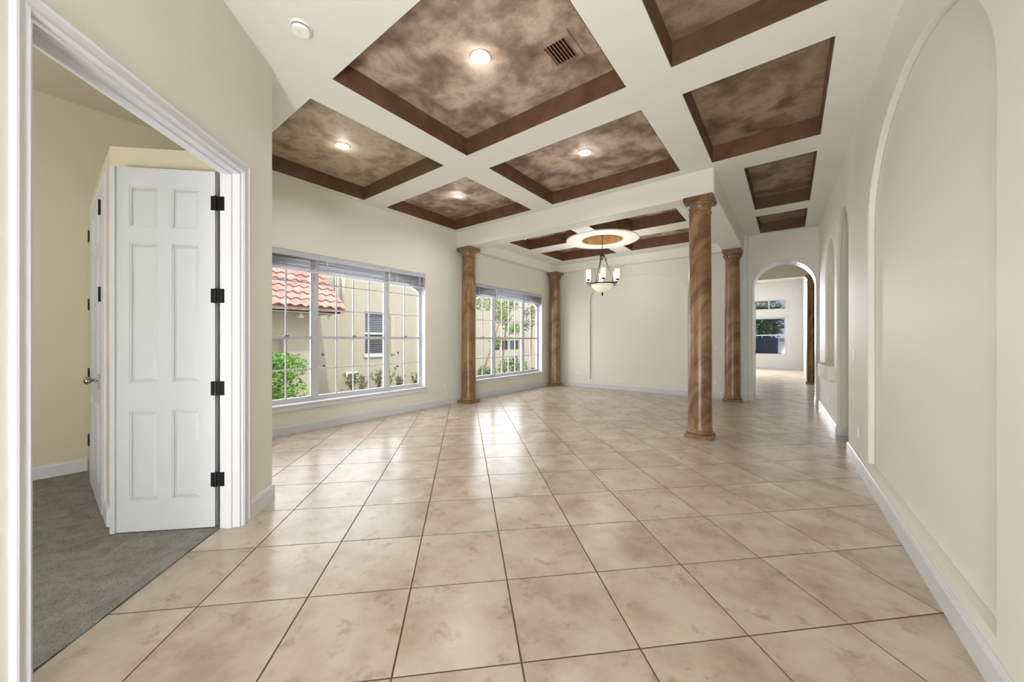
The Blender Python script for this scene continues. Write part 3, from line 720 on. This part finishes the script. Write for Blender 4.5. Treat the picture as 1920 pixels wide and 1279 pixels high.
# smoke detectors
def detector(x, y, z, lab, r=.07):
    t = thing('smoke_detector', (x, y, z), lab, 'smoke detector')
    MB().lathe([(.001, -.0005), (r, -.0005), (r, -.012), (r * .96, -.016)][::-1], seg=36).build('base', M['plastic'], t, True, auto=.6)
    MB().lathe([(r * .86, -.0162), (r * .86, -.03), (r * .72, -.042), (.001, -.045)][::-1], seg=36).build('cover', M['plastic'], t, True, auto=.6)
    MB().lathe([(r * .875, -.019), (r * .875, -.023)], seg=36).build('vent_slot', M['black'], t)
    MB().lathe([(.011, -.0405), (.011, -.0462)], (0, -.012, 0), 12).build('test_button', M['nickel'], t)
detector(-2.69, 1.10, H, 'round white smoke detector on the plain ceiling near the doorway')
detector(-3.80, 5.33, HB, 'small white detector under the dropped beam', .05)

# ------------------------------------------------------------------ outlets and switches
def plate_on(name, origin, ax, nrm, lab, cat, sw, rot=0, sz=(.036, .058)):
    t = thing(name, origin, lab, cat, None)
    u = Vector(ax); n = Vector(nrm); z = Vector((0, 0, 1))
    fn = lambda a, b, d: tuple(u * a + z * b + n * d)
    w_, h_ = sz
    MB().plate([(-w_, -h_), (w_, -h_), (w_, h_), (-w_, h_)], [], .0008, .006, fn).build('cover_plate', M['plastic'], t, bevel=.002)
    if sw: MB().plate([(-.015, -.03), (.015, -.03), (.015, .03), (-.015, .03)], [], .0062, .009, fn).build('rocker', M['plastic'], t)
    else:
        for zz in (-.02, .02):
            so = MB().plate([(.015 * math.cos(k * PI / 6), zz + .015 * math.sin(k * PI / 6)) for k in range(12)], [], .0062, .0075, fn).build('socket', M['plastic'], t)
            MB().plate([(-.006, zz - .004), (-.004, zz - .004), (-.004, zz + .005), (-.006, zz + .005)], [], .0076, .0078, fn).plate([(.004, zz - .004), (.006, zz - .004), (.006, zz + .005), (.004, zz + .005)], [], .0076, .0078, fn).build('slot', M['black'], so)
plate_on('light_switch', (-1.27, YF, 1.10), (1, 0, 0), (0, -1, 0), 'white light switch on the far wall between the two right-hand columns', 'switch', True)
plate_on('wall_outlet', (-1.27, YF, .36), (1, 0, 0), (0, -1, 0), 'white outlet low on the far wall beside the free-standing column', 'outlet', False)
plate_on('wall_outlet', (XL, 4.83, .36), (0, 1, 0), (1, 0, 0), 'white outlet below the nearest window wall, left of the ochre column', 'outlet', False)
plate_on('wall_outlet', (-4.60, YF, .36), (1, 0, 0), (0, -1, 0), 'white outlet low on the far wall left of the arched recess', 'outlet', False)
plate_on('light_switch', (rx(5.16), 5.16, 1.12), (0, 1, 0), (-1, 0, 0), 'white light switch on the right wall by the arched opening', 'switch', True)
plate_on('wall_outlet', (rx(4.92), 4.92, .37), (0, 1, 0), (-1, 0, 0), 'white outlet low on the right wall near the arched opening', 'outlet', False)
plate_on('wall_outlet', (rx(7.3), 7.3, .37), (0, 1, 0), (-1, 0, 0), 'white outlet low on the right wall under the niche ledge', 'outlet', False)
plate_on('wall_button', (-.70, YA, 1.24), (1, 0, 0), (0, -1, 0), 'tiny white button left of the archway', 'button', True, sz=(.018, .02))

# ------------------------------------------------------------------ hall and family room beyond the archway
MB().box(-3.6, -.75, YA + .3, YA + .5, -.1, 3.8).build('wall_beyond', M['wall'], kind='structure')
YO = 13.9
outer = [(-3.6, -.1), (-1.9, -.1), (-1.9, 3.16), (.40, 3.16), (.40, -.1), (1.1, -.1), (1.1, 3.9), (-3.6, 3.9)]
MB().plate(outer, [], 0, .25, lambda x, z, d: (x, YO + d, z)).build('wall_header', M['wall'], kind='structure', bevel=.01)
MB().box(.62, .75, 9.3, 14.0, -.1, 3.9).build('wall_beyond.001', M['wall'], kind='structure')
MB().box(-3.7, -3.55, 9.3, 20.2, -.1, 3.9).build('wall_beyond.002', M['wall'], kind='structure')
MB().box(-3.6, .8, 9.3, 14.1, 3.6, 3.75).box(-3.6, .8, 14.1, 20.1, 3.78, 3.9).build('ceiling_beyond', M['ceil'], kind='structure')
c = copy_tree(protos[0]); c.location = (.50, 13.5, 0); c['label'] = 'dark brown column seen through the archway, at its right jamb'; c.scale = (.8, .8, 1.0)
FW = 19.8
def G_(x, z, d): return (x, FW + d, z)
wh = [[(-1.36, 2.60), (-.10, 2.60), (-.10, 3.04), (-1.36, 3.04)], [(-1.26, .60), (-.13, .60), (-.13, 2.23), (-1.26, 2.23)]]
wh2 = [[(p[0] - 1.75, p[1]) for p in h] for h in wh]
MB().plate([(-3.6, -.1), (.9, -.1), (.9, 3.9), (-3.6, 3.9)], wh + wh2, 0, .2, G_).build('wall_family_room', M['trim'], kind='structure')
MB().box(.45, .6, 14.15, 19.9, -.1, 3.9).build('wall_family_room.001', M['trim'], kind='structure')
MB().box(.42, .4495, 15.0, 16.0, .0, 2.15).build('door_3', M['door'], kind='structure')
kn = MB().add(*lathe_y([(.03, 0), (.03, .01), (.012, .015), (.02, .05), (.005, .06)], (0, 0, 0), 12))
for i, (h, dx) in enumerate([(wh, 0), (wh2, -1.75)]):
    for j, q in enumerate(h):
        x0, x1, z0, z1 = q[0][0], q[1][0], q[0][1], q[2][1]
        fr = MB().plate(q, [[(x0 + .04, z0 + .04), (x1 - .04, z0 + .04), (x1 - .04, z1 - .04), (x0 + .04, z1 - .04)]], .03, .1, G_).build('window_%d' % (3 + 2 * i + j), M['vinyl'], kind='structure')
        if j == 0: MB().box((x0 + x1) / 2 - .02, (x0 + x1) / 2 + .02, FW + .04, FW + .08, z0 + .04, z1 - .04).build('muntin', M['vinyl'], fr)
        else:
            MB().box(x0 + .04, x1 - .04, FW + .04, FW + .08, 1.44, 1.49).build('sash_rail', M['vinyl'], fr)
            MB().box(x0 - .05, x1 + .05, FW - .06, FW - .001, z1 + .02, z1 + .14).build('blind_headrail', M['vinyl'], fr)
        MB().box(x0 + .04, x1 - .04, FW + .058, FW + .062, z0 + .04, z1 - .04).build('pane', M['glass_tint'], fr)
# open door leaf hinged on the archway's left jamb, seen edge-on, with its dark lever
d4 = MB().box(-.665, -.625, 9.42, 10.2, .012, 2.1).build('door_4', M['door'], kind='structure')
MB().tube([(-.63, 10.12, 1.0), (-.57, 10.12, 1.0), (-.565, 10.0, 1.0)], .012, 8).box(-.626, -.618, 10.09, 10.15, .93, 1.07).build('door_lever', M['black'], d4)

# ------------------------------------------------------------------ outside: neighbour's house
GZ = -.50
MB().box(-30, -5.62, -12, 40, GZ - .2, GZ).build('ground', M['mulch'], kind='structure')
MB().box(-12, 10, 20.2, 45, GZ - .2, GZ).build('ground.001', M['mulch'], kind='structure')
NX = -12.0
nb = thing('neighbour_house', (NX, 8, GZ), 'cream stucco neighbour house with coral tile roof seen through the windows', 'house')
def nw(x, y, z): return (x - NX, y - 8, z - GZ)
def N_(y, z, d): return nw(NX - d, y, z)
nwin = [(7.02, .72), (7.98, .72), (7.98, 2.28), (7.02, 2.28)]; nlow = [(14.0, .72), (16.3, .72), (16.3, 1.22), (14.0, 1.22)]
MB().plate([(-8, GZ), (34, GZ), (34, 4.9), (-8, 4.9)], [nwin, nlow], 0, .25, N_).build('wall', M['stucco'], nb)
def bxn(name, x0, x1, y0, y1, z0, z1, m, parent): return MB().box(x0 - NX, x1 - NX, y0 - 8, y1 - 8, z0 - GZ, z1 - GZ).build(name, m, parent)
wfm = MB().plate(nwin, [[(7.06, .76), (7.94, .76), (7.94, 2.24), (7.06, 2.24)]], .05, .12, N_).build('window', M['vinyl'], nb)
bxn('sash_rail', NX - .1, NX - .06, 7.06, 7.94, 1.46, 1.53, M['vinyl'], wfm)
bxn('pane', NX - .16, NX - .155, 7.04, 7.96, .74, 2.26, M['darkpane'], wfm)
for k in range(22): bxn('blind_slat', NX - .145, NX - .13, 7.06, 7.94, 2.2 - k * .068, 2.2 - k * .068 + (.042 if k < 12 else .02), M['shade_blind'], wfm)
bxn('sill', NX + .001, NX + .06, 6.98, 8.02, .64, .715, M['vinyl'], wfm)
wl = bxn('window', NX - .2, NX - .1, 14.0, 16.3, .72, 1.22, M['darkpane'], nb)
for y in (14.7, 15.5): bxn('mullion', NX - .1, NX - .05, y - .03, y + .03, .72, 1.22, M['vinyl'], wl)
for y in (5.98, 6.2): MB().tube([nw(NX + .06, y, 2.30), nw(NX + .06, y, 4.8)], .06, 10).build('downspout', M['plastic'], nb, True)
for y, z in ((5.56, .79), (5.60, .42), (8.40, .77), (8.38, .25)):
    m_ = MB().lathe([(.001, .0), (.035, .001), (.03, .02), (.001, .03)], (0, 0, 0), 12); c_ = nw(NX + .001, y, z)
    MB().add([(c_[0] + p.z, c_[1] + p.x, c_[2] + p.y) for p in m_.v], m_.f).build('wall_bolt', M['black'], nb)
mbx = bxn('meter_box', NX + .001, NX + .08, 6.30, 6.72, -.16, .16, M['plastic'], nb); bxn('meter_panel', NX + .0805, NX + .09, 6.36, 6.66, -.11, .11, M['mulch'], mbx)
bxn('shutter_shade_strip', NX + .001, NX + .05, 8.06, 8.24, .72, 2.28, M['soffit'], nb)  # raised strip standing in for the shutter's shade beside the window
bxn('eave_soffit', NX + .001, NX + .55, -8, 34, 4.86, 4.9, M['soffit'], nb)
bxn('eave_fascia', NX + .55, NX + .58, -8, 34, 4.82, 5.0, M['soffit'], nb)
MB().add([nw(NX + .58, -8, 4.98), nw(NX + .58, 34, 4.98), nw(NX - 3.5, 34, 6.4), nw(NX - 3.5, -8, 6.4), nw(NX + .58, -8, 4.9), nw(NX + .58, 34, 4.9), nw(NX - 3.5, 34, 6.3), nw(NX - 3.5, -8, 6.3)], [(0, 1, 2, 3), (4, 5, 6, 7), (0, 1, 5, 4), (2, 3, 7, 6), (1, 2, 6, 5), (3, 0, 4, 7)]).build('main_roof', M['roof'], nb)
# the low wing
WX = -10.75; WY = 4.75
wing = MB().plate([(-6, GZ), (WY, GZ), (WY, 2.05), (-6, 2.05)], [[(2.9, GZ + .001), (4.05, GZ + .001), (4.05, 1.42), (2.9, 1.42)]], 0, .2, lambda y, z, d: nw(WX - d, y, z))
wing.box(NX - NX, WX - .2 - NX, WY - .2 - 8, WY - 8, 0, 2.05 - GZ); wing.build('wing_wall', M['stucco'], nb)
dr = bxn('service_door', WX - .19, WX - .14, 2.9, 4.05, GZ, 1.42, M['stucco_trim'], nb)
bxn('door_frame', WX - .139, WX - .02, 3.96, 4.049, GZ, 1.42, M['soffit'], dr); bxn('door_frame', WX - .139, WX - .02, 2.9, 3.96, 1.33, 1.419, M['soffit'], dr)
EX, EZ = -10.1, 2.10
slope = math.atan2(1.55, 1.9)
bxn('soffit', NX + .02, EX + .05, -6, 5.15, 2.0, 2.045, M['soffit'], nb)
bxn('fascia', EX + .02, EX + .05, -6, 5.2, 1.99, 2.14, M['soffit'], nb)
for y, lab in ((4.95, ''), (5.05, '')): pass
for x, y in ((-10.45, 4.62), (-10.45, 5.0)): pass
for sx, sy in ((-10.4, 4.25), (-10.4, 5.02)):
    sp = MB().lathe([(.03, 0), (.03, -.04), (.05, -.05), (.075, -.13), (.07, -.14), (.001, -.14)][::-1], nw(sx, sy, 2.0), 16).build('spotlight', M['plastic'], nb, True)
roof = MB()
n_r = 9; RL = math.hypot(1.9, 1.55); rw = RL / (n_r - 1)
def Rf(s_, y, hgt): # along the slope from the eave, y, height above
    return nw(EX + .1 - s_ * math.cos(slope) - 0 * hgt + hgt * math.sin(slope), y, EZ + s_ * math.sin(slope) + hgt * math.cos(slope))
roof.add([Rf(0, -5, -.06), Rf(RL + .1, -5, -.06), Rf(RL + .1, 5.28, -.06), Rf(0, 5.28, -.06), Rf(0, -5, 0), Rf(RL + .1, -5, 0), Rf(RL + .1, 5.28, 0), Rf(0, 5.28, 0)],
         [(0, 1, 2, 3), (4, 5, 6, 7), (0, 1, 5, 4), (2, 3, 7, 6), (1, 2, 6, 5), (3, 0, 4, 7)])
rf = roof.build('roof', M['roof'], nb)
tw = .25; proto_t = None
for r in range(n_r - 1):
    for k in range(22):
        y = 5.26 - (k + .5) * tw
        if proto_t is None:
            v = []; m_ = 8
            for e in (0, 1):
                for th in (0, .018):
                    for i in range(m_ + 1):
                        yy = (i / m_ - .5) * tw; hh = .055 * (0.5 + .5 * math.sin(2 * PI * i / m_ + .4)) + th + (.05 if e == 0 else .008)
                        v.append(Vector((-e * (rw * 1.08) * math.cos(slope) + hh * math.sin(slope), yy, e * rw * 1.08 * math.sin(slope) + hh * math.cos(slope))))
            q = m_ + 1; f = []
            for i in range(m_):
                f += [(i, i + 1, 2 * q + i + 1, 2 * q + i), (q + i, q + i + 1, 3 * q + i + 1, 3 * q + i), (i, i + 1, q + i + 1, q + i), (2 * q + i, 2 * q + i + 1, 3 * q + i + 1, 3 * q + i)]
            f += [(0, q, 3 * q, 2 * q), (m_, q + m_, 3 * q + m_, 2 * q + m_)]
            proto_t = MB().add(v, f).build('roof_tile', M['roof'], rf, True, auto=.8); o = proto_t
        else:
            o = proto_t.copy(); COL.objects.link(o)
        p = Rf(r * rw, y, 0); o.location = p

# ------------------------------------------------------------------ plants outside
def leaves(mb, c, rad, n, size, flat=1):
    for _ in range(n):
        d = Vector((random.gauss(0, 1), random.gauss(0, 1), random.gauss(0, 1))).normalized() * (random.random() ** .4)
        p = Vector(c) + Vector((d.x * rad[0], d.y * rad[1], d.z * rad[2]))
        u = Vector((random.gauss(0, 1), random.gauss(0, 1), random.gauss(0, .6))).normalized(); w_ = u.orthogonal().normalized()
        w_ = (Matrix.Rotation(random.random() * 6.28, 3, u) @ w_); s_ = size * random.uniform(.7, 1.3)
        nrm = u.cross(w_) * s_ * .12
        mb.add([p - u * s_, p + w_ * s_ * .38 + nrm, p + u * s_, p - w_ * s_ * .38 + nrm], [(0, 1, 2), (0, 2, 3)])
def plant(name, base, label, cat, clumps, stems, m, size, group=None):
    t = thing(name, base, label, cat, group)
    mb = MB()
    for c, rad, n in clumps: leaves(mb, c, rad, n, size)
    mb.build('foliage', m, t, kind='stuff')
    for st, r in stems: MB().tube(st, r, 7).build('stem', M['bark'], t)
    return t
def at(u, v, X_):   # a point on the plane x = X_ seen at the pixel, used while laying the garden out
    k = (u - 960) / 678; dx = -.6088 + .7934 * k; dy = .7934 + .6088 * k; t = X_ / dx
    return (X_, dy * t, 1.29 + (636 - v) / 678 * t)
plant('shrub', (-8.6, 2.95, GZ), 'bright green leafy shrub outside the nearest window, lower left', 'shrub',
      [((0, 0, .55), (.5, .75, .55), 1500), ((.05, -.35, 1.05), (.42, .6, .42), 1300), ((0, .25, 1.2), (.35, .45, .30), 700), ((-.05, -.1, 1.35), (.3, .5, .18), 400)],
      [([(0, 0, 0), (.05, .1, .6), (0, .2, 1.2)], [.03, .02, .01]), ([(0, -.1, 0), (-.05, -.3, .7), (.05, -.35, 1.2)], [.03, .02, .01])], M['leaf'], .055)
def young(u, v_top, v_bot, X_, lab, m='leaf_dark', n=240, spread=.28, group='young plants at the neighbour wall'):
    b = at(u, 700, X_); zt = at(u, v_top, X_)[2]; hh = zt - GZ
    st = []
    cl = []
    for k in range(5):
        a = random.uniform(-.9, .9); tip = (random.uniform(-.15, .15), spread * a, hh * random.uniform(.75, 1))
        st.append(([(0, 0, 0), (tip[0] * .4, tip[1] * .4, hh * .5), tip], [.012, .009, .004]))
        for q in range(4): 
            f_ = .35 + .65 * q / 3; cl.append(((tip[0] * f_, tip[1] * f_, tip[2] * f_), (.06, .06, .11), n // 26))
    plant('young_plant', (b[0], b[1], GZ), lab, 'plant', cl, st, M[m], .05, group)
young(660, 700, 735, -11.5, 'dark upright young plant beside the meter box on the cream wall')
young(679, 703, 735, -11.2, 'dark young plant just right of the meter box plant')
young(712, 695, 735, -11.5, 'slim leafy plant below the neighbour window')
young(728, 692, 735, -11.0, 'tallest slim plant below the neighbour window')
young(748, 705, 735, -11.4, 'small sparse plant right of the neighbour window, by the window mullion')
young(778, 702, 735, -11.4, 'small plant in the lower right corner of the nearest window')
# tree in front of the second window
def tree(u, X_, lab, seed, lean, hgt, clumps, m, size=.07, tr=.05, cat='tree', name='garden_tree', group=None):
    b = at(u, 640, X_)
    st = [([(0, 0, 0), (0, lean * .4, hgt * .4), (0, lean, hgt)], [tr, tr * .8, tr * .35])]
    cl = []
    for (cu, cv, ry, rz, n) in clumps:
        p = at(cu, cv, X_); c = (random.uniform(-.25, .25), p[1] - b[1], p[2] - GZ); cl.append((c, (.35, ry, rz), n))
        f_ = min(1, max(.15, (c[2] - .3) / hgt)); st.append(([(0, lean * f_, hgt * f_ * .92), ((c[0]) * .5, (lean * f_ + c[1]) / 2, (hgt * f_ + c[2]) / 2), c], [tr * .4, tr * .3, tr * .12]))
    return plant(name, (b[0], b[1], GZ), lab, cat, cl, st, M[m], size, group)
tree(938, -8.6, 'thin leafy young tree filling the middle of the far window', 1, .5, 3.3,
     [(935, 575, .35, .5, 260), (945, 595, .4, .3, 240), (930, 562, .3, .3, 130), (952, 618, .4, .25, 220), (962, 570, .35, .3, 120), (940, 640, .3, .25, 160), (905, 570, .35, .25, 90), (955, 560, .3, .2, 90)], 'leaf_tree', .065, .035)
tree(893, -8.2, 'pale leaning tree trunk at the left of the far window', 2, 1.5, 3.0, [(905, 565, .3, .2, 60), (915, 575, .3, .2, 50)], 'leaf_tree', .06, .045)
tree(992, -9.0, 'sparse tree with dark leaves at the right of the far window', 3, .3, 2.9, [(990, 590, .35, .35, 110), (1002, 575, .3, .4, 100), (984, 610, .3, .25, 80)], 'leaf_dark', .07, .03)
for i, (u, vt_, lab) in enumerate([(905, 685, 'low green bush at the lower left of the far window'), (920, 690, 'low bush beside the mullion of the far window'), (945, 672, 'dark bushy plant at the bottom middle of the far window'), (962, 668, 'tall bushy plant right of the middle in the far window'), (978, 675, 'leafy bush left of the right mullion in the far window'), (997, 690, 'low pale bush in the lower right of the far window')]):
    b = at(u, 700, (-9.3, -7.9, -9.5, -7.9, -9.5, -7.9)[i]); zt = at(u, vt_, b[0])[2] - GZ
    plant('bush', (b[0], b[1], GZ), lab, 'bush', [((0, 0, zt * .45), (.3, .3, zt * .45), 300), ((0, .05, zt * .8), (.2, .22, zt * .2), 110)], [([(0, 0, 0), (0, 0, zt * .7)], .02)], M['leaf_dark' if i % 2 else 'leaf_tree'], .06, 'bushes outside the far window')

# garden screen and hedge beyond the family room
fs = thing('screen_fence', (-2, 23.5, GZ), 'slate blue screen fence beyond the family room windows', 'fence')
for k in range(12): MB().box(-4 + k * .62, -4 + k * .62 + .6, -.02, .02, .0, 1.85).build('fence_panel', M['fence'], fs)
for i, (x, lab) in enumerate(((-2.6, 'dark leafy tree left of centre behind the screen fence'), (-.8, 'bright leafy tree behind the screen fence'), (.8, 'leafy tree at the right behind the screen fence'))):
    plant('garden_tree', (x * 1.35, 24.6, GZ), lab, 'tree', [((0, 0, 2.9), (.95, .6, 1.3), 900), ((.1, 0, 4.6), (.8, .6, .8), 400)], [([(0, 0, 0), (.1, 0, 3)], .08)], M['leaf_dark' if i != 1 else 'leaf_tree'], .16, 'trees behind the screen fence')
